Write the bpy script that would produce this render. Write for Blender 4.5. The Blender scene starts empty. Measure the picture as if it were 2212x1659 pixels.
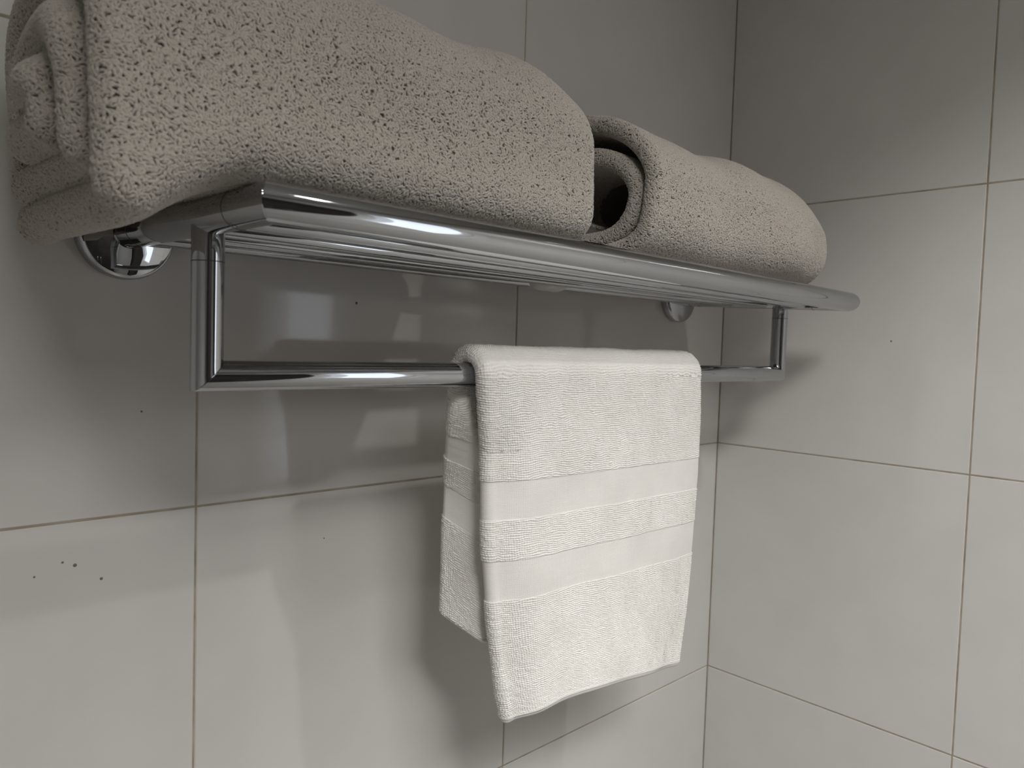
import bpy, math, random
import numpy as np
from mathutils import Matrix, Vector

random.seed(7)
rng = np.random.default_rng(7)
C = bpy.context.scene.collection
CM = 0.01
PI = math.pi

# ------------------------------------------------------------------ camera
F_PX, AZ, PITCH, ROLL = 1646.75, 0.766784, 0.0500733, 0.0316065
CAM = np.array([-89.18, -53.16, 11.93])           # cm; corner of the two walls is x=0,y=0
def cam_axes():
    sy, cy, sp, cp = math.sin(AZ), math.cos(AZ), math.sin(PITCH), math.cos(PITCH)
    f = np.array([sy*cp, cy*cp, -sp]); r = np.array([cy, -sy, 0.0]); u = np.cross(r, f)
    c, s = math.cos(ROLL), math.sin(ROLL)
    return c*r + s*u, -s*r + c*u, f
cr, cu, cf = cam_axes()
cam = bpy.data.cameras.new('camera'); camo = bpy.data.objects.new('camera', cam); C.objects.link(camo)
cam.sensor_width = 36; cam.sensor_fit = 'HORIZONTAL'; cam.lens = F_PX/2212*36; cam.clip_start = 0.01
camo.matrix_world = Matrix(((cr[0], cu[0], -cf[0], CAM[0]*CM), (cr[1], cu[1], -cf[1], CAM[1]*CM),
                            (cr[2], cu[2], -cf[2], CAM[2]*CM), (0, 0, 0, 1)))
cam.dof.use_dof = True; cam.dof.focus_distance = 0.56; cam.dof.aperture_fstop = 13
bpy.context.scene.camera = camo

# ------------------------------------------------------------------ light
sc = bpy.context.scene
sc.view_settings.view_transform = 'Standard'; sc.view_settings.look = 'None'
sc.view_settings.gamma = 1; sc.view_settings.use_curve_mapping = False
sc.view_settings.exposure = 0.34
w = bpy.data.worlds.new('world'); sc.world = w; w.use_nodes = True
w.node_tree.nodes['Background'].inputs[0].default_value = (0.5, 0.55, 0.6, 1)
w.node_tree.nodes['Background'].inputs[1].default_value = 0.15
sc.cycles.max_bounces = 10; sc.cycles.diffuse_bounces = 5; sc.cycles.glossy_bounces = 6

X_LEFT, Y_FRONT, Z_FLOOR, Z_CEIL = -190.0, -215.0, -165.0, 76.0
#        x     y    watts  colour            cone  radius
LAMPS = [(-28, -76, 4.6, (1.0, 0.975, 0.945), 120, 1.2),
         (-98, -98, 36.0, (1.0, 0.99, 0.975), 60, 13.0, (0, -32, -42))]      # tilted lamp, aimed at the corner
FILL_PANEL = (-84, -124, 50, 10.5, (1.0, 0.995, 0.98))       # x, y, size, watts, colour of the square fill light added at the ceiling

def spot(loc, watts, col, cone, rad, aim=None):
    l = bpy.data.lights.new('downlight_lamp', 'SPOT'); l.energy = watts; l.color = col
    l.spot_size = math.radians(cone); l.spot_blend = 0.45 if aim is None else 0.7; l.shadow_soft_size = rad*CM
    o = bpy.data.objects.new('downlight_lamp', l); C.objects.link(o); o.location = Vector(loc)*CM
    if aim is not None: o.rotation_euler = (Vector(aim)-Vector(loc)).to_track_quat('-Z', 'Y').to_euler()
    return o

# ------------------------------------------------------------------ materials
def new_mat(name):
    m = bpy.data.materials.new(name); m.use_nodes = True
    nt = m.node_tree; b = nt.nodes['Principled BSDF']
    return m, nt, b
def set_in(b, **k):
    for n, v in k.items():
        b.inputs[n.replace('_', ' ')].default_value = v
def noise_color(nt, b, c1, c2, scale, detail=4, space='Object'):
    tc = nt.nodes.new('ShaderNodeTexCoord'); no = nt.nodes.new('ShaderNodeTexNoise'); ra = nt.nodes.new('ShaderNodeValToRGB')
    no.inputs['Scale'].default_value = scale; no.inputs['Detail'].default_value = detail
    nt.links.new(tc.outputs[space], no.inputs['Vector']); nt.links.new(no.outputs['Fac'], ra.inputs['Fac'])
    ra.color_ramp.elements[0].position = 0.35; ra.color_ramp.elements[1].position = 0.65
    ra.color_ramp.elements[0].color = (*c1, 1); ra.color_ramp.elements[1].color = (*c2, 1)
    nt.links.new(ra.outputs['Color'], b.inputs['Base Color'])
    return tc, no
def bump(nt, b, tc, scale, strength, dist, space='Object', detail=3):
    no = nt.nodes.new('ShaderNodeTexNoise'); bu = nt.nodes.new('ShaderNodeBump')
    no.inputs['Scale'].default_value = scale; no.inputs['Detail'].default_value = detail
    bu.inputs['Strength'].default_value = strength; bu.inputs['Distance'].default_value = dist
    nt.links.new(tc.outputs[space], no.inputs['Vector']); nt.links.new(no.outputs['Fac'], bu.inputs['Height'])
    nt.links.new(bu.outputs['Normal'], b.inputs['Normal'])

def tile_material():
    m, nt, b = new_mat('glazed_tile')
    tc, _ = noise_color(nt, b, (0.60, 0.585, 0.560), (0.62, 0.605, 0.58), 5, space='Generated')
    set_in(b, Roughness=0.075, IOR=1.5)
    bump(nt, b, tc, 2.2, 0.02, 0.02, 'Object', 1)
    return m
M_TILE = tile_material()
m, nt, b = new_mat('grout'); noise_color(nt, b, (0.27, 0.225, 0.165), (0.40, 0.35, 0.28), 40); set_in(b, Roughness=0.9); M_GROUT = m
m, nt, b = new_mat('chrome'); set_in(b, Metallic=1.0, Roughness=0.035); tc, _ = noise_color(nt, b, (0.43, 0.445, 0.46), (0.47, 0.485, 0.50), 6)
M_CHROME = m
m, nt, b = new_mat('chrome_seam'); noise_color(nt, b, (0.04, 0.04, 0.04), (0.07, 0.07, 0.07), 50); set_in(b, Roughness=0.5, Metallic=0.6); M_SEAM = m
m, nt, b = new_mat('towel_beige'); noise_color(nt, b, (0.425, 0.39, 0.345), (0.47, 0.435, 0.39), 35)
set_in(b, Roughness=0.95); b.inputs['Sheen Weight'].default_value = 0.25; b.inputs['Sheen Roughness'].default_value = 0.5; M_TOWEL = m
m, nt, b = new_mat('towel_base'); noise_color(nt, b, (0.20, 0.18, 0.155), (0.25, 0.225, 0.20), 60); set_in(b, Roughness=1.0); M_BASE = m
m, nt, b = new_mat('towel_white'); tc, _ = noise_color(nt, b, (0.73, 0.71, 0.675), (0.78, 0.76, 0.725), 30)
set_in(b, Roughness=0.95); bump(nt, b, tc, 1500, 0.5, 0.0004); M_WHITE = m
m, nt, b = new_mat('plaster'); noise_color(nt, b, (0.62, 0.61, 0.59), (0.66, 0.65, 0.63), 4); set_in(b, Roughness=0.8); M_PLASTER = m
m, nt, b = new_mat('wall_paint'); noise_color(nt, b, (0.46, 0.45, 0.43), (0.50, 0.49, 0.47), 4); set_in(b, Roughness=0.6); M_PAINT = m
m, nt, b = new_mat('added_dark_wood'); noise_color(nt, b, (0.012, 0.010, 0.009), (0.022, 0.018, 0.015), 9); set_in(b, Roughness=0.35); M_DARK = m  # for the door and cabinet added as dark reflections
m, nt, b = new_mat('floor_stone'); noise_color(nt, b, (0.30, 0.28, 0.25), (0.36, 0.335, 0.30), 7); set_in(b, Roughness=0.35); M_FLOOR = m
m, nt, b = new_mat('white_frame'); noise_color(nt, b, (0.7, 0.7, 0.69), (0.75, 0.75, 0.74), 7); set_in(b, Roughness=0.35); M_FRAME = m
def emis(name, col, s):
    m, nt, b = new_mat(name); b.inputs['Emission Color'].default_value = (*col, 1); b.inputs['Emission Strength'].default_value = s
    noise_color(nt, b, (0.7, 0.7, 0.7), (0.8, 0.8, 0.8), 3)
    return m
M_LAMP = emis('lamp_lens', (1, 0.95, 0.88), 14); M_FILL = emis('fill_glow', (1, 0.985, 0.96), 5.0); M_PANE = emis('added_pane_glow', (0.80, 0.88, 1.0), 1.3)  # ceiling panel and window pane are added glowing surfaces

# ------------------------------------------------------------------ mesh helpers
def link(name, me, mat, parent=None, smooth=True):
    o = bpy.data.objects.new(name, me); C.objects.link(o)
    if mat is not None: me.materials.append(mat)
    if parent is not None: o.parent = parent
    if len(me.polygons):
        me.polygons.foreach_set('use_smooth', np.full(len(me.polygons), bool(smooth)))
    return o
def thing(name, label, cat, loc=(0, 0, 0), group=None):
    o = bpy.data.objects.new(name, None); C.objects.link(o); o.location = Vector(loc)*CM
    o.empty_display_size = 0.02; o['label'] = label; o['category'] = cat
    if group: o['group'] = group
    return o
def mesh_np(name, V, F):
    """V (n,3) in cm, F (m,4) quads (index repeated for tris is not used)"""
    me = bpy.data.meshes.new(name); V = np.asarray(V, np.float32)*CM; F = np.asarray(F, np.int32)
    me.vertices.add(len(V)); me.vertices.foreach_set('co', V.ravel())
    me.loops.add(F.size); me.loops.foreach_set('vertex_index', F.ravel())
    me.polygons.add(len(F)); me.polygons.foreach_set('loop_start', np.arange(0, F.size, F.shape[1], dtype=np.int32))
    me.update(calc_edges=True); me.validate()
    return me
def box_data(x0, x1, y0, y1, z0, z1):
    V = [(x, y, z) for x in (x0, x1) for y in (y0, y1) for z in (z0, z1)]
    F = [(0, 1, 3, 2), (4, 6, 7, 5), (0, 4, 5, 1), (2, 3, 7, 6), (0, 2, 6, 4), (1, 5, 7, 3)]
    return V, F
def box(name, x0, x1, y0, y1, z0, z1, mat, parent=None, bev=0.0, off=(0, 0, 0)):
    V, F = box_data(x0, x1, y0, y1, z0, z1)
    V = np.array(V, float) - np.array(off)
    me = mesh_np(name, V, F)
    o = link(name, me, mat, parent, smooth=False)
    if bev:
        md = o.modifiers.new('bevel', 'BEVEL'); md.width = bev*CM; md.segments = 2
    return o
def lathe(name, prof, mat, parent, p0, axis, n=64, mitre=None):
    """prof: list of (radius, distance along axis). Closed at both ends with radius 0 entries."""
    a = np.array(axis, float); a /= np.linalg.norm(a)
    h = np.array([0, 0, 1.0]) if abs(a[2]) < 0.9 else np.array([1.0, 0, 0])
    e1 = np.cross(a, h); e1 /= np.linalg.norm(e1); e2 = np.cross(a, e1)
    V, F = [], []
    for r, d in prof:
        for i in range(n):
            t = 2*PI*i/n
            V.append(np.array(p0) + a*d + (e1*math.cos(t) + e2*math.sin(t))*max(r, 1e-4))
    for j in range(len(prof)-1):
        for i in range(n):
            F.append((j*n+i, j*n+(i+1) % n, (j+1)*n+(i+1) % n, (j+1)*n+i))
    o = link(name, mesh_np(name, V, F), mat, parent)
    return o
def sharp(o, deg=35):
    me = o.data
    import bmesh
    bm = bmesh.new(); bm.from_mesh(me); bmesh.ops.recalc_face_normals(bm, faces=bm.faces)
    for e in bm.edges:
        if len(e.link_faces) == 2 and e.calc_face_angle(0) > math.radians(deg): e.smooth = False
    bm.to_mesh(me); bm.free()
    return o
def tube(name, a, b, r, mat, parent, cut_a=None, cut_b=None, n=72, segs=24):
    """straight tube whose two ends may be cut by planes (mitres): cut = plane normal"""
    a, b = np.array(a, float), np.array(b, float); d = (b-a)/np.linalg.norm(b-a)
    h = np.array([0, 0, 1.0]) if abs(d[2]) < 0.9 else np.array([1.0, 0, 0])
    e1 = np.cross(d, h); e1 /= np.linalg.norm(e1); e2 = np.cross(d, e1)
    ring = [(e1*math.cos(2*PI*i/n) + e2*math.sin(2*PI*i/n)) for i in range(n)]
    def end(P, cut, v):
        if cut is None: return P + v
        c = np.array(cut, float); return P + v - d*(v@c)/(d@c)
    V, F = [], []
    ends = []
    for rr, sgn in ((r, 1),):
        A = [end(a, cut_a, q*r) for q in ring]; B = [end(b, cut_b, q*r) for q in ring]
    bev = min(0.035, r*0.1)
    rows = []
    Ai = [end(a, cut_a, q*(r-bev)) for q in ring]; Bi = [end(b, cut_b, q*(r-bev)) for q in ring]
    rows.append([a for _ in ring]); rows.append(Ai)
    rows.append([p + d*bev for p in A])
    for k in range(1, segs): rows.append([p + (q-p)*k/segs for p, q in zip(A, B)])
    rows.append([q - d*bev for q in B]); rows.append(Bi); rows.append([b for _ in ring])
    for row in rows: V += [np.array(p) for p in row]
    for j in range(len(rows)-1):
        for i in range(n):
            F.append((j*n+i, j*n+(i+1) % n, (j+1)*n+(i+1) % n, (j+1)*n+i))
    return sharp(link(name, mesh_np(name, V, F), mat, parent), 40)

# smooth value noise in numpy (for folds, cowlicks and wear)
_perm = rng.random((64, 64, 64))
def vnoise(p):
    p = np.asarray(p, float); i = np.floor(p).astype(int); f = p - i; f = f*f*(3-2*f)
    out = 0
    for dx in (0, 1):
        for dy in (0, 1):
            for dz in (0, 1):
                wgt = (f[..., 0] if dx else 1-f[..., 0])*(f[..., 1] if dy else 1-f[..., 1])*(f[..., 2] if dz else 1-f[..., 2])
                out = out + wgt*_perm[(i[..., 0]+dx) % 64, (i[..., 1]+dy) % 64, (i[..., 2]+dz) % 64]
    return out*2-1

# ------------------------------------------------------------------ room shell with single tiles
TA, TW, TB, TH = 37.57, 30.68, 29.59, 30.0      # tile joints measured on the two walls
GAP = 0.14
Y_TILED = -TB-2*TW                               # the right wall is tiled from the corner to here
def struct_empty(name):
    o = bpy.data.objects.new(name, None); C.objects.link(o); o['kind'] = 'structure'; return o
def tile_mesh(wd, ht):
    V, F = box_data(-wd/2, wd/2, -ht/2, ht/2, 0, 0.9)
    b = 0.06
    V = [(-wd/2, -ht/2, 0), (wd/2, -ht/2, 0), (wd/2, ht/2, 0), (-wd/2, ht/2, 0),
         (-wd/2, -ht/2, .8), (wd/2, -ht/2, .8), (wd/2, ht/2, .8), (-wd/2, ht/2, .8),
         (-wd/2+b, -ht/2+b, .86), (wd/2-b, -ht/2+b, .86), (wd/2-b, ht/2-b, .86), (-wd/2+b, ht/2-b, .86)]
    F = [(0, 3, 2, 1)] + [(i, (i+1) % 4, 4+(i+1) % 4, 4+i) for i in range(4)] + [(4+i, 4+(i+1) % 4, 8+(i+1) % 4, 8+i) for i in range(4)] + [(8, 9, 10, 11)]
    me = mesh_np('tile', V, F); me.materials.append(M_TILE)
    me.polygons.foreach_set('use_smooth', np.zeros(len(me.polygons), dtype=bool)); return me
_tm = {}
def lay_tiles(root, us, vs, place):
    for i in range(len(us)-1):
        for j in range(len(vs)-1):
            wd, ht = us[i+1]-us[i]-GAP, vs[j+1]-vs[j]-GAP
            key = (round(wd, 2), round(ht, 2))
            if key not in _tm: _tm[key] = tile_mesh(wd, ht)
            o = bpy.data.objects.new('tile', _tm[key]); C.objects.link(o); o.parent = root
            place(o, (us[i]+us[i+1])/2, (vs[j]+vs[j+1])/2)
            k = random.uniform(-1, 1)*0.0006; o.rotation_euler.rotate_axis('X', k); o.rotation_euler.rotate_axis('Y', random.uniform(-1, 1)*0.0006)
zs = [Z_FLOOR] + [-150+30*k for k in range(0, 8)] + [Z_CEIL]
# back wall (towel rack wall), surface at y=0
wb = struct_empty('wall_back')
box('grout', X_LEFT, 0.9, 0.06, 8, Z_FLOOR, Z_CEIL, M_GROUT, wb)
xs = [0, -TA]
while xs[-1] > X_LEFT+TW: xs.append(xs[-1]-TW)
xs.append(X_LEFT); xs = xs[::-1]
def place_back(o, u, v):
    o.location = (u*CM, 0.86*CM, v*CM); o.rotation_euler = (PI/2, 0, 0)
lay_tiles(wb, xs, zs, place_back)
# right wall, surface at x=0
wr = struct_empty('wall_right')
box('grout', 0.06, 8, Y_TILED, 0.9, Z_FLOOR, Z_CEIL, M_GROUT, wr)
ys = [0, -TB, -TB-TW, Y_TILED][::-1]
def place_right(o, u, v):
    o.location = (0.86*CM, u*CM, v*CM); o.rotation_euler = (PI/2, 0, -PI/2)
lay_tiles(wr, ys, zs, place_right)
# remaining shell: behind and left of the camera
def struct(o): o['kind'] = 'structure'; return o
wl = struct_empty('wall_left'); box('wall_panel', X_LEFT-8, X_LEFT, Y_FRONT, 8, Z_FLOOR, Z_CEIL, M_PAINT, wl)
wf = struct_empty('wall_front')
box('wall_panel', X_LEFT, 8, Y_FRONT-8, Y_FRONT, Z_FLOOR, Z_CEIL, M_PAINT, wf)
DY0, DY1, DZ1 = -211, -134, 40
WY0, WY1, WZ0, WZ1 = -129, -95, -25, 48
for (a0, a1, c0, c1) in [(Y_FRONT, DY0, Z_FLOOR, Z_CEIL), (DY0, DY1, DZ1, Z_CEIL), (DY1, WY0, Z_FLOOR, Z_CEIL),
                         (WY0, WY1, Z_FLOOR, WZ0), (WY0, WY1, WZ1, Z_CEIL), (WY1, Y_TILED, Z_FLOOR, Z_CEIL)]:
    box('wall_panel', 0, 8, a0, a1, c0, c1, M_PLASTER, wr)
struct(box('floor', X_LEFT-8, 8, Y_FRONT-8, 8, Z_FLOOR-6, Z_FLOOR, M_FLOOR))
struct(box('ceiling', X_LEFT-8, 8, Y_FRONT-8, 8, Z_CEIL, Z_CEIL+6, M_PLASTER))
d1 = struct_empty('added_door')  # unseen door, added so the chrome has something black to reflect
box('door_leaf', 2, 6, DY0+3, DY1-3, Z_FLOOR, DZ1-3, M_DARK, d1, 0.2)
for a0, a1, c0, c1 in ((DY0, DY0+3, Z_FLOOR, DZ1), (DY1-3, DY1, Z_FLOOR, DZ1), (DY0+3, DY1-3, DZ1-3, DZ1)):
    box('door_frame', -1, 8, a0, a1, c0, c1, M_DARK, d1, 0.1)
lathe('door_handle', [(0, 0), (2.4, 0), (2.4, .8), (1, 1), (1, 4), (2.2, 4.4), (2.4, 6), (1.8, 7), (0, 7.2)], M_CHROME, d1, (2, DY1-10, -65), (-1, 0, 0), 32)
w1 = struct_empty('added_window')  # unseen glowing window, added for a bright streak along the chrome
box('window_pane', 4, 5, WY0+3, WY1-3, WZ0+3, WZ1-3, M_PANE, w1)
for a0, a1, c0, c1 in ((WY0, WY0+3, WZ0, WZ1), (WY1-3, WY1, WZ0, WZ1), (WY0+3, WY1-3, WZ0, WZ0+3), (WY0+3, WY1-3, WZ1-3, WZ1)):
    box('window_frame', -0.5, 7, a0, a1, c0, c1, M_FRAME, w1, 0.2)
cb = thing('added_cabinet', 'tall dark brown cabinet added unseen behind the camera for dark reflections in the chrome', 'cabinet', (-105, Y_FRONT, Z_FLOOR))
box('body', -45, 45, 0.3, 38, 0, 205, M_DARK, cb, 0.3)  # cabinet added out of view to put dark stripes in the chrome
for sx in (-1, 1):
    dr = box('door', min(sx*0.3, sx*44.5), max(sx*0.3, sx*44.5), 38.1, 40, 6, 203, M_DARK, cb, 0.3)
    lathe('handle', [(0, 0), (.7, 0), (.7, 28), (0, 28)], M_CHROME, dr, (sx*5, 42, 92), (0, 0, 1), 20)

# dried water spots on the tiles
M_SPOT = new_mat('dried_spot')[0]; M_SPOT.node_tree.nodes['Principled BSDF'].inputs['Base Color'].default_value = (0.16, 0.145, 0.13, 1)
for x_, z_, r_ in ((-76.53, -2.5, .08), (-75.83, -2.8, .12), (-74.3, -3.95, .10), (-78.06, -3.14, .07), (-58.14, -3.8, .06), (-71.91, 6.81, .07), (-55.62, 14.96, .12)):
    lathe('water_spot', [(r_, 0), (r_*.9, .012), (0, .015)], M_SPOT, wb, (x_, 0, z_), (.02, -1, 0), 10)
lathe('water_spot', [(.11, 0), (.1, .012), (0, .015)], M_SPOT, wr, (0, -21.1, 13.77), (-1, 0, 0), 10)

# recessed ceiling downlights (the room's lamps)
for (lx, ly, wt, col, cone, rad, *aim), lab in zip(LAMPS, ('round recessed ceiling downlight nearest the tiled corner, above the rack',
                                               'round recessed ceiling downlight further left, above the photographer')):
    t = thing('ceiling_downlight', lab, 'ceiling light', (lx, ly, Z_CEIL), 'recessed ceiling downlights')
    kf = max(3.0, rad)
    tr = lathe('trim_ring', [(kf+.1, -0.01), (kf+1.4, -0.01), (kf+1.4, -0.25), (kf+1, -0.45), (kf+.2, -0.45), (kf+.1, -0.01)], M_FRAME, t, (0, 0, 0), (0, 0, 1), 48)
    lathe('lens', [(0, -0.16), (kf, -0.16), (kf, -0.06), (0, -0.06)], M_LAMP, t, (0, 0, 0), (0, 0, 1), 48)
    spot((lx, ly, Z_CEIL-1.6), wt, col, cone, rad, aim[0] if aim else None)

px_, py_, ps_, pw_, pc_ = FILL_PANEL  # added soft fill, built like a ceiling panel
t = thing('ceiling_fill_panel', 'square white fill light added at the ceiling behind the camera', 'ceiling light', (px_, py_, Z_CEIL))
for a0, a1, c0, c1 in ((-ps_/2-1.5, -ps_/2, -ps_/2-1.5, ps_/2+1.5), (ps_/2, ps_/2+1.5, -ps_/2-1.5, ps_/2+1.5), (-ps_/2, ps_/2, -ps_/2-1.5, -ps_/2), (-ps_/2, ps_/2, ps_/2, ps_/2+1.5)):
    box('fill_frame', a0, a1, c0, c1, -1.0, -0.01, M_FRAME, t, 0.1)
box('fill_diffuser', -ps_/2, ps_/2, -ps_/2, ps_/2, -0.5, -0.1, M_FILL, t)
al = bpy.data.lights.new('fill_lamp', 'AREA'); al.shape = 'SQUARE'; al.size = ps_*CM; al.spread = math.radians(125); al.energy = pw_; al.color = pc_
ao = bpy.data.objects.new('fill_lamp', al); C.objects.link(ao); ao.location = (px_*CM, py_*CM, (Z_CEIL-0.8)*CM)

# ------------------------------------------------------------------ chrome towel rack
XL, XR, YF, ZT = -73.1, -11.1, -20.6, 18.3      # arm centres, front rail depth, height at the wall
R1, R2, YB, ZB = 0.97, 0.82, -13.5, 9.85
def ZS(x, y):                                    # the loaded shelf sags a little toward the front, more at its right end
    k = (x-XL)/(XR-XL); return ZT + (0.28 + 0.56*k)*y/20.6
rack = thing('towel_rack', 'long polished chrome towel shelf with a lower hanging bar, fixed to the tiled wall', 'towel rack', ((XL+XR)/2, 0, ZT))
rack_o = np.array([(XL+XR)/2, 0, ZT])
def R(p): return tuple(np.array(p, float)-rack_o)
def SP(x, y, dz=0): return R((x, y, ZS(x, y)+dz))
tube('front_rail', SP(XL, YF), SP(XR, YF), R1, M_CHROME, rack, (1, -1, 0), (1, 1, 0))
for X, cut in ((XL, (1, -1, 0)), (XR, (-1, -1, 0))):
    adir = np.array(SP(X, -1)) - np.array(SP(X, YF)); adir /= np.linalg.norm(adir)
    arm = tube('side_arm', SP(X, YF), SP(X, -1.0), R1, M_CHROME, rack, (1, -1, 0) if X == XL else (1, 1, 0), None)
    for ya in (YF+3.3, -3.6):
        lathe('joint_seam', [(R1-.05, 0), (R1+.012, 0), (R1+.012, .045), (R1-.05, .045)], M_SEAM, arm, SP(X, ya), adir)
    sharp(lathe('wall_flange', [(0, 0), (2.85, 0), (2.92, .05), (2.92, .8), (2.82, 1.0), (2.62, 1.1), (1.6, 1.32), (R1+.05, 1.4), (R1+0.02, 1.7), (0, 1.7)],
          M_CHROME, rack, SP(X, 0), (0, -1, 0), 96), 50)
    zt_ = ZS(X, YB)
    post = tube('drop_post', R((X, YB, zt_)), R((X, YB, ZB)), R2, M_CHROME, rack, None, (1, 0, -1) if X == XL else (1, 0, 1))
    lathe('joint_seam', [(R2-.05, 0), (R2+.012, 0), (R2+.012, .045), (R2-.05, .045)], M_SEAM, post, R((X, YB, 15.75)), (0, 0, 1))
for i, y in enumerate((-16.2, -12.0, -7.8, -3.6)):
    tube('shelf_bar', SP(XL, y, -.3), SP(XR, y, -.3), 0.55, M_CHROME, rack, n=40)
tube('hanging_bar', R((XL, YB, ZB)), R((XR, YB, ZB)), R2, M_CHROME, rack, (1, 0, -1), (1, 0, 1))

# ------------------------------------------------------------------ cloth: a thick sheet swept along a path
def sweep_sheet(mid, t, U, S, tip=7, disp=None, und=None, flip=1):
    """mid(u,s)->(...,3) middle surface, u across (0..1), s along. t thickness (cm).
    U: u samples of the outer face, S: s samples. Returns V,F, grid data of the outer side."""
    e = 1e-3
    und = U if und is None else und
    a = np.linspace(0, PI, tip+2)[1:-1]
    uu = np.concatenate([U, np.ones(tip), und[::-1], np.zeros(tip)])
    side = np.concatenate([np.ones(len(U)), np.cos(a), -np.ones(len(und)), -np.cos(a)])
    outw = np.concatenate([np.zeros(len(U)), np.sin(a), np.zeros(len(und)), -np.sin(a)])
    u2, s2 = np.meshgrid(uu, S)
    P = mid(u2, s2)
    du = mid(np.clip(u2+e, 0, 1), s2) - mid(np.clip(u2-e, 0, 1), s2)
    ds_ = mid(u2, s2+e) - mid(u2, s2-e)
    du /= np.linalg.norm(du, axis=-1, keepdims=True); N = np.cross(du, ds_)*flip
    N /= np.linalg.norm(N, axis=-1, keepdims=True)
    D = N*side[None, :, None] + du*outw[None, :, None]
    P = P + D*(t/2)
    if disp is not None:
        P = P + D*disp(u2, s2, P, D)[..., None]
    n, m_ = P.shape[1], P.shape[0]
    idx = np.arange(n*m_).reshape(m_, n)
    F = np.stack([idx[:-1, :], np.roll(idx, -1, 1)[:-1, :], np.roll(idx, -1, 1)[1:, :], idx[1:, :]], -1).reshape(-1, 4)
    return P, F, D, idx
def cap_rings(P, F, idx):
    V = P.reshape(-1, 3); extra = []; n = idx.shape[1]
    for row in (0, -1):
        c = P[row].mean(0); ring = idx[row]
        # collapse rings toward the sheet's middle line: strip between outer and inner side
        prev = ring
        mid_pts = P[row]
        h = n//2
        ring2 = np.array([ring[i] for i in range(n)])
        for i in range(0, h-1):
            j = n-1-i
            extra.append((ring2[i], ring2[i+1], ring2[j-1], ring2[j]))
    return V, np.concatenate([F, np.array(extra, np.int64)])

# ---- terry loops: points computed here, one small loop mesh instanced on them
def loop_group(name, L, H, r):
    g = bpy.data.node_groups.new(name, 'GeometryNodeTree')
    g.interface.new_socket('Geometry', in_out='INPUT', socket_type='NodeSocketGeometry')
    g.interface.new_socket('Geometry', in_out='OUTPUT', socket_type='NodeSocketGeometry')
    N = g.nodes; Lk = g.links
    gi = N.new('NodeGroupInput'); go = N.new('NodeGroupOutput')
    def loop(bend, k):
        q = N.new('GeometryNodeCurvePrimitiveBezierSegment'); q.mode = 'POSITION'
        q.inputs['Resolution'].default_value = 6
        q.inputs['Start'].default_value = (-L*.42*CM, 0, -H*.9*CM)
        q.inputs['Start Handle'].default_value = (-L*.55*CM, bend*CM, H*1.5*CM)
        q.inputs['End Handle'].default_value = (L*.25*CM, -bend*CM, H*1.75*CM)
        q.inputs['End'].default_value = (L*.62*k*CM, bend*.5*CM, -H*.05*CM)
        c = N.new('GeometryNodeCurvePrimitiveCircle'); c.inputs['Resolution'].default_value = 6; c.inputs['Radius'].default_value = r*CM
        m_ = N.new('GeometryNodeCurveToMesh'); Lk.new(q.outputs[0], m_.inputs['Curve']); Lk.new(c.outputs[0], m_.inputs['Profile Curve'])
        m_.inputs['Fill Caps'].default_value = True
        sh = N.new('GeometryNodeSetShadeSmooth'); Lk.new(m_.outputs[0], sh.inputs[0])
        sm = N.new('GeometryNodeSetMaterial'); sm.inputs['Material'].default_value = M_TOWEL; Lk.new(sh.outputs[0], sm.inputs[0])
        return sm.outputs[0]
    gt = N.new('GeometryNodeGeometryToInstance')
    for bend, k in ((0.05, 1.0), (-0.07, .8), (0.11, .65)): Lk.new(loop(bend, k), gt.inputs[0])
    ip = N.new('GeometryNodeInstanceOnPoints'); ip.inputs['Pick Instance'].default_value = True
    rn = N.new('FunctionNodeRandomValue'); rn.data_type = 'INT'
    mn = [s for s in rn.inputs if s.name == 'Min' and s.type == 'INT'][0]; mx = [s for s in rn.inputs if s.name == 'Max' and s.type == 'INT'][0]
    mn.default_value = 0; mx.default_value = 2
    ro = [s for s in rn.outputs if s.type == 'INT'][0]
    na = N.new('GeometryNodeInputNamedAttribute'); na.data_type = 'FLOAT_VECTOR'; na.inputs['Name'].default_value = 'turn'
    ns = N.new('GeometryNodeInputNamedAttribute'); ns.data_type = 'FLOAT'; ns.inputs['Name'].default_value = 'size'
    er = N.new('FunctionNodeEulerToRotation')
    Lk.new([s for s in na.outputs if s.name == 'Attribute' and s.type == 'VECTOR'][0], er.inputs[0])
    Lk.new(er.outputs[0], ip.inputs['Rotation']); Lk.new([s for s in ns.outputs if s.name == 'Attribute' and s.type == 'VALUE'][0], ip.inputs['Scale'])
    Lk.new(ro, ip.inputs['Instance Index'])
    mp = N.new('GeometryNodeMeshToPoints'); Lk.new(gi.outputs[0], mp.inputs[0])
    Lk.new(mp.outputs[0], ip.inputs['Points']); Lk.new(gt.outputs[0], ip.inputs['Instance']); Lk.new(ip.outputs[0], go.inputs[0])
    return g
G_LOOP = loop_group('terry_loops', 0.28, 0.095, 0.054)

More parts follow.
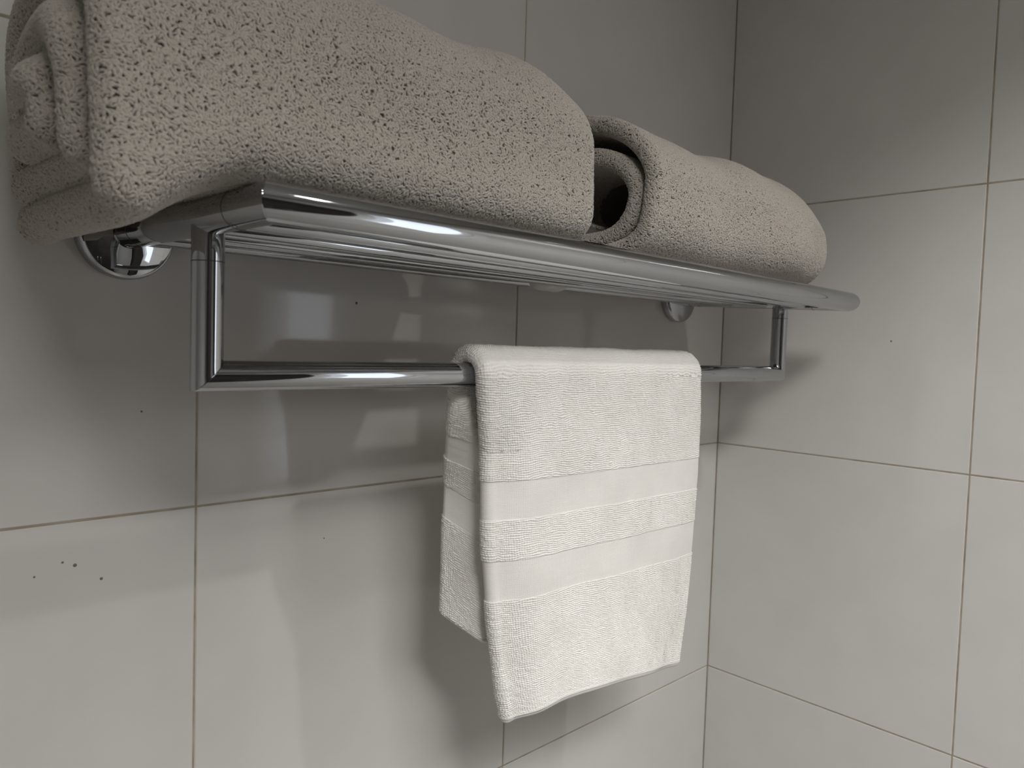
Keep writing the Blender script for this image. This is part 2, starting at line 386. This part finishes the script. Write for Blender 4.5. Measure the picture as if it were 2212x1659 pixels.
def scatter(P, D, F, density, keep=None):
    V = P.reshape(-1, 3); Nn = D.reshape(-1, 3)
    if keep is not None:
        k = keep.reshape(-1)[F].all(1); F = F[k]
    a, b, c, d = (V[F[:, i]] for i in range(4))
    area = 0.5*(np.linalg.norm(np.cross(b-a, c-a), axis=1) + np.linalg.norm(np.cross(c-a, d-a), axis=1))
    n = density*area; cnt = np.floor(n + rng.random(len(n))).astype(int)
    f = np.repeat(np.arange(len(F)), cnt); r1, r2 = rng.random(len(f)), rng.random(len(f))
    # bilinear point inside each quad
    w_ = [(1-r1)*(1-r2), r1*(1-r2), r1*r2, (1-r1)*r2]
    pts = sum(w_[i][:, None]*V[F[f, i]] for i in range(4)); nr = sum(w_[i][:, None]*Nn[F[f, i]] for i in range(4))
    nr /= np.linalg.norm(nr, axis=1, keepdims=True)
    # thin out crowded loops on a fine grid so they lie side by side
    cell = np.floor(pts/0.101).astype(np.int64); key = (cell[:, 0]*73856093) ^ (cell[:, 1]*19349663) ^ (cell[:, 2]*83492791)
    _, keepi = np.unique(key, return_index=True)
    return pts[keepi], nr[keepi]
def pile(name, parent, pts, nr, off, scale=1.0, lie=0.35):
    n = len(pts)
    # tangent frame and a cowlick direction that changes slowly over the cloth
    a1 = np.cross(nr, np.array([0.31, 0.22, 0.92])); a1 /= np.linalg.norm(a1, axis=1, keepdims=True); a2 = np.cross(nr, a1)
    ang = 2.3*PI*vnoise(pts/1.15+5) + 1.2*PI*vnoise(pts/0.45+17) + rng.normal(0, .35, n)
    tx = a1*np.cos(ang)[:, None] + a2*np.sin(ang)[:, None]
    nn = nr + (rng.normal(0, .15, (n, 1))*tx) + rng.normal(0, .11, (n, 3)); nn /= np.linalg.norm(nn, axis=1, keepdims=True)
    tx = tx - nn*(tx*nn).sum(1)[:, None]; tx /= np.linalg.norm(tx, axis=1, keepdims=True); ty = np.cross(nn, tx)
    # rotation matrix columns tx, ty, nn -> XYZ euler
    ey = np.arcsin(np.clip(-tx[:, 2], -1, 1)); ex = np.arctan2(ty[:, 2], nn[:, 2]); ez = np.arctan2(tx[:, 1], tx[:, 0])
    me = bpy.data.meshes.new(name); me.vertices.add(n)
    me.vertices.foreach_set('co', ((pts-off)*CM).astype(np.float32).ravel())
    me.attributes.new('turn', 'FLOAT_VECTOR', 'POINT').data.foreach_set('vector', np.stack([ex, ey, ez], 1).astype(np.float32).ravel())
    me.attributes.new('size', 'FLOAT', 'POINT').data.foreach_set('value', (scale*rng.uniform(.85, 1.15, n)).astype(np.float32))
    me.materials.append(M_TOWEL)
    o = bpy.data.objects.new(name, me); C.objects.link(o); o.parent = parent; o['kind'] = 'stuff'
    md = o.modifiers.new('loops', 'NODES'); md.node_group = G_LOOP
    print(name, n)
    return o

def sup(th, n):
    c, s = np.cos(th), np.sin(th)
    k = (np.abs(c)**n + np.abs(s)**n)**(-1/n)
    return c*k, s*k

def roll(name, label, cfg):
    """a rolled towel: spiral of a thick sheet, swept about the x axis"""
    g = cfg
    turns = g['turns']; T = g['t']
    off = np.array([(g['x0']+g['x1'])/2, g['yc'], g['zc']])
    def mid(u, s):
        # s: 0 = outer end; angle decreasing pitch
        th = g['th0'] + g['dir']*2*PI*s
        k = s                                   # turns from outside
        yc = g['yc'] + g['shift'][0]*k; zc = g['zc'] + g['shift'][1]*k
        a = g['a'] - T/2 - g['pitch'][0]*k; b = g['b'] - T/2 - g['pitch'][1]*k
        x = g['left'](s, th) + (g['right'](s, th) - g['left'](s, th))*u
        # closing of the ends
        tr = np.clip((x - (g['x1']-g['rr']))/g['rr'], 0, 1.2); shr = 1 - g['rs']*tr**2
        tl = np.clip(((g['x0']+g['lr']) - x)/g['lr'], 0, 1.2); shl = 1 - g['ls']*tl**2
        kk = np.clip((s-.9)/.3, 0, 1)*g.get('rnd', 0); n = np.where(np.sin(th) < 0, g['nb']*(1-kk)+2.3*kk, g['nt']*(1-kk)+2.0*kk)
        c, s_ = sup(th, 2.0); cc = np.sign(c)*np.abs(c)**(2/n); ss = np.sign(s_)*np.abs(s_)**(2/n)
        y = yc + a*cc*shr*shl; z = zc + b*ss*shr*(shl if g['ls'] > 0 else 1)
        if g['rs'] > 0: z = z - b*(1-shr)*g.get('sit', .55)
        p = np.stack([x, y, z], -1)
        wob = g['wob']*vnoise(p/5.5+g['seed'])
        p[..., 1] += wob*c; p[..., 2] += wob*np.maximum(s_, -0.15)
        p = g['deform'](p, th)
        return p
    U = np.linspace(0, 1, g['nu']); S = np.linspace(0, turns, int(turns*g['ns']))
    P, F, D, idx = sweep_sheet(mid, T, U, S, tip=9)
    o = thing(name, label, 'towel', (off[0], off[1], 18.7), group='rolled bath towels on the shelf')
    off = np.array([off[0], off[1], 18.7])
    V, F2 = cap_rings(P-off, F, idx)
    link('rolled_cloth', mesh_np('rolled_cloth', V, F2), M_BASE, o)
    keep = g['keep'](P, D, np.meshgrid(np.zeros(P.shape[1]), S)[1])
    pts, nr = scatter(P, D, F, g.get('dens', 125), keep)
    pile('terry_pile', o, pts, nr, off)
    return o

def deform1(p, th):
    x, y, z = p[..., 0], p[..., 1], p[..., 2]
    z = z + 0.022*(y+21)
    d = np.clip(-74.5 - x, 0, None)
    low = np.clip((31-z)/8, 0, 1)
    p[..., 2] = z - (0.055*d**2 + 0.35*d)*(0.35+0.65*low)
    return p
def keep1(P, D, S):
    vis = (D[..., 1] < 0.35) | (D[..., 2] > 0.2)
    outer = (S < 1.0) & (D[..., 0] > -2) & ((D[..., 1]*(P[..., 1]+11) + D[..., 2]*(P[..., 2]-25)) > -1.0)
    return (outer & vis) | (P[..., 0] < -77.5)
T1 = dict(turns=2.85, t=2.0, x0=-81, x1=-48.2, yc=-11.35, zc=25.25, a=10.0, b=6.5, th0=-1.2, dir=-1, pitch=(2.3, 2.05), shift=(0.2, 0.1),
          left=lambda s, th: -79.3 - 0.75*np.clip(s-.55, 0, 2.4)*(.5-.5*np.cos(th)) + 0.9*np.clip(-np.sin(th), 0, 1)*np.clip(1-np.abs(s-.1)/.35, 0, 1) + 0.9*np.clip(-np.sin(th), 0, 1)*np.clip(1-np.abs(s-1.06)/.35, 0, 1) + 0.15*np.sin(3*th+s*2), right=lambda s, th: -50.2 + 0.5*np.cos(th) - 0.8*s,
          rr=10, rs=0.17, sit=1.0, lr=3, ls=0.0, nb=11.0, nt=2.3, wob=0.4, seed=3, deform=deform1, nu=130, ns=150, keep=keep1)
roll('bath_towel', 'larger beige terry bath towel rolled up at the left end of the chrome shelf', T1)

def deform2(p, th): return p
def keep2(P, D, S):
    return ((S < 1.05) & ((D[..., 1] < 0.4) | (D[..., 2] > 0.2))) | (P[..., 0] < -38)
T2 = dict(turns=2.0, t=1.15, x0=-45, x1=-12.1, yc=-11.2, zc=24.85, a=9.4, b=6.3, th0=-1.2, dir=-1, pitch=(2.9, 1.9), shift=(-1.2, -0.9),
          left=lambda s, th: -43.5 - 0.7*np.cos(th) - 1.3*np.clip(np.sin(th), 0, 1) + .25*np.sin(3*th+1) + 0.1*np.clip((s-.92)/.2, 0, 1), right=lambda s, th: -12.3 - 1.6*s,
          rr=8, rs=0.22, lr=3, ls=0.0, nb=3.6, nt=1.8, rnd=1, sit=1.0, wob=0.55, seed=11, deform=deform2, nu=110, ns=140, keep=keep2)
roll('bath_towel', 'smaller beige terry bath towel rolled with a dark open end, right half of shelf', T2)

# a bit of the smaller towel's pale edge sags through the gap between two shelf bars
tw2 = [o for o in bpy.data.objects if o.name.startswith('bath_towel')][-1]
th_ = np.linspace(0, 2*PI, 41)[:-1]; ph_ = np.linspace(0.02, PI-.02, 17)
TT, PP = np.meshgrid(th_, ph_)
base_ = np.stack([2.5*np.sin(PP)*np.cos(TT), 1.15*np.sin(PP)*np.sin(TT), .95*np.cos(PP)], -1)
base_ *= (1 + .14*vnoise(base_*1.3+20))[..., None]
ii = np.arange(17*40).reshape(17, 40)
FF = np.stack([ii[:-1], np.roll(ii, -1, 1)[:-1], np.roll(ii, -1, 1)[1:], ii[1:]], -1).reshape(-1, 4)
lo = link('loose_edge', mesh_np('loose_edge', base_.reshape(-1, 3) + np.array([-39.3, -5.7, 17.85]) - np.array(tw2.location)/CM, FF), M_WHITE, tw2)
lo['label'] = 'pale towel edge sagging between the shelf bars'

# ------------------------------------------------------------------ hand towel over the lower bar
t = 1.15; RB = R2 + 0.06 + t/2
L_back, L_arc, L_front = 19.6, PI*RB, 26.0
def path(s):
    """s in cm from the back hem up, over the bar and down to the front hem -> y, z offsets"""
    y = np.where(s < L_back, RB, np.where(s < L_back+L_arc, RB*np.cos(np.clip((s-L_back)/RB, 0, PI)), -RB))
    z = np.where(s < L_back, s-L_back, np.where(s < L_back+L_arc, RB*np.sin(np.clip((s-L_back)/RB, 0, PI)), -(s-L_back-L_arc)))
    return y, z
def hang_mid(u, s):
    y, z = path(s)
    fr = np.clip((s-L_back-L_arc)/L_front, 0, 1); bk = np.clip((L_back-s)/L_back, 0, 1)
    q = np.clip(bk*1.8, 0, 1); q = q*q*(3-2*q)
    W = 25.5; v = u*W; vb = 4.0*q                         # back layer: its left edge turns toward the wall
    xr = -29.6 + 0.5*np.sin(fr*PI) + 0.5*bk
    xl_f = -54.9 + 1.15*np.clip(fr*5, 0, 1) + 0.2*fr + 2.7*fr**2.2
    xl_b = -54.9 + 1.9*q
    xf = xl_f + (xr-xl_f)*u
    kx = 1-.68*q; x0b = xl_b + kx*vb; xb = np.where(v < vb, xl_b + kx*v, x0b + (xr-x0b)*np.clip((v-vb)/(W-vb), 0, 1))
    x = np.where(bk > 0, xb, xf + .35*np.clip(fr*5, 0, 1)*u - 0.6*np.clip((fr-.72)/.28, 0, 1)**2*np.clip((u-.7)/.3, 0, 1))
    e_ = np.clip(1-v/np.maximum(vb, 1e-3), 0, 1)
    y = YB + y - fr*0.5*np.sin(u*PI*1.1+.3) - 0.30*fr**1.5*np.cos(u*9.5+1.0) + (0.7+fr*0.7)*np.clip(fr*5, 0, 1)*np.exp(-(v/2.0)**2) + .4*np.sqrt(fr)*np.clip((u-.82)/.18, 0, 1)**2 + .12*fr*np.sin(u*17+fr*5) + np.where(bk > 0, 3.1*q*(np.sqrt(e_**2+.02)-.141), 0)
    z = ZB + z - 0.9*fr*u*0.7 + 1.15*fr**3*np.sin(u**.8*PI)**1.2 + 0.9*fr**6*(1-u) + np.where(bk > 0, q*1.5*e_, 0)
    return np.stack([x, y, z], -1)
BANDS = [(8.35+0, 11.2), (14.1, 17.1)]
def bands_mask(d):
    """d: distance down from the bar top along either side; 1 on smooth woven bands"""
    m_ = np.zeros_like(d)
    for a_, b_ in BANDS: m_ = np.maximum(m_, np.clip((d-a_)/.07, 0, 1)*np.clip((b_-d)/.07, 0, 1))
    return m_
def hang_disp(u, s, P, D):
    x = u*25.5
    dfr = s - L_back - L_arc; dbk = (L_back - s)
    wob = 0.10*vnoise(np.stack([x/1.3, s/1.3, 0*s], -1)) + 0.05*vnoise(np.stack([x/.35, s/.35, 0*s+9], -1))
    dd = np.where(dfr > -L_arc/2, dfr+1.0, dbk*1.15+2.8)
    bm = bands_mask(dd)
    px, ps = 0.180, 0.158
    # the columns run on round the two side edges
    xe = x + ARC
    gx = xe/px + 0.25*vnoise(np.stack([x/.8, s/.5, 0*s+4], -1)) + 0.22*vnoise(np.stack([x/.4, s/ps, 0*s+14], -1))
    gs = (s + wob)/ps
    row = np.abs(np.sin(gs*PI))**.75; col = np.abs(np.sin(gx*PI))**.8
    k = np.clip(1 - np.maximum(xe, 0)/3.2, 0, 1)          # columns grow stronger toward the left fold
    patch = .5+.5*vnoise(np.stack([(x+.4*s)/3.1, (s-.4*x)/3.1, 0*s+50], -1))
    ck = np.clip(.30 + .6*k + .35*patch, 0, .95); rk = 1 - .35*k
    h = (0.105+.03*k)*row**rk*((1-ck) + ck*col)*(0.85+.3*vnoise(np.stack([xe/.2, s/.2, 0*s+30], -1)))
    fine = 0.034*np.abs(np.sin(s/.105*PI))*np.abs(np.sin(xe/.125*PI))
    hem = np.clip(1-(L_front+L_back+L_arc-s)/.5, 0, 1)
    return h*(1-bm)*(1-hem) + bm*(fine-0.01) + hem*(.09*np.sin(np.clip(hem, 0, 1)*PI)+.02) + 0.05*vnoise(np.stack([x/3, s/3, 0*s+2], -1))
U = np.linspace(0, 1, 560)
UD = np.concatenate([np.linspace(0, .26, 110)[:-1], np.linspace(.26, 1, 12)])
S = np.concatenate([np.linspace(0, L_back, 400)[:-1], np.linspace(L_back, L_back+L_arc+L_front, 930)])
TIP = 26
_a = np.linspace(0, PI, TIP+2)[1:-1]
ARC = np.concatenate([np.zeros(len(U)), t/2*_a, np.zeros(len(UD)), -t/2*_a[::-1]])[None, :]
P, F, D, idx = sweep_sheet(hang_mid, t, U, S, tip=TIP, disp=hang_disp, und=UD, flip=-1)
ht = thing('hand_towel', 'off-white terry hand towel with two smooth woven bands, draped over the lower chrome bar', 'towel', (-42, YB, ZB))
off = np.array([-42, YB, ZB])
def round_caps(P, idx, F):
    """close both hems with a rounded edge that shrinks onto the sheet's middle line"""
    V = (P-off).reshape(-1, 3); n = idx.shape[1]; base = len(V); nU, nD = len(U), len(UD)
    add, Fs = [], [F]
    for row in (0, -1):
        ring = idx[row]; R0 = V[ring]
        A, B = R0[:nU], R0[nU+TIP:nU+TIP+nD][::-1]
        Bu = np.stack([np.interp(U, UD, B[:, k]) for k in range(3)], 1); m_ = (A+Bu)/2
        c = np.empty_like(R0); c[:nU] = m_
        c[nU:nU+TIP] = m_[-1]; c[nU+TIP+nD:] = m_[0]
        c[nU+TIP:nU+TIP+nD] = np.stack([np.interp(UD, U, m_[:, k]) for k in range(3)], 1)[::-1]
        prev = ring
        for a in np.linspace(0, PI/2, 7)[1:]:
            add.append(c + (R0-c)*max(math.cos(a), 0.02) + np.array([0, 0, -0.42*math.sin(a)]))
            ids = np.arange(base, base+n); base += n
            Fs.append(np.stack([prev, np.roll(prev, -1), np.roll(ids, -1), ids], 1)); prev = ids
    return np.concatenate([V]+add), np.concatenate(Fs)
V, F2 = round_caps(P, idx, F)
link('towel_cloth', mesh_np('towel_cloth', V, F2), M_WHITE, ht)
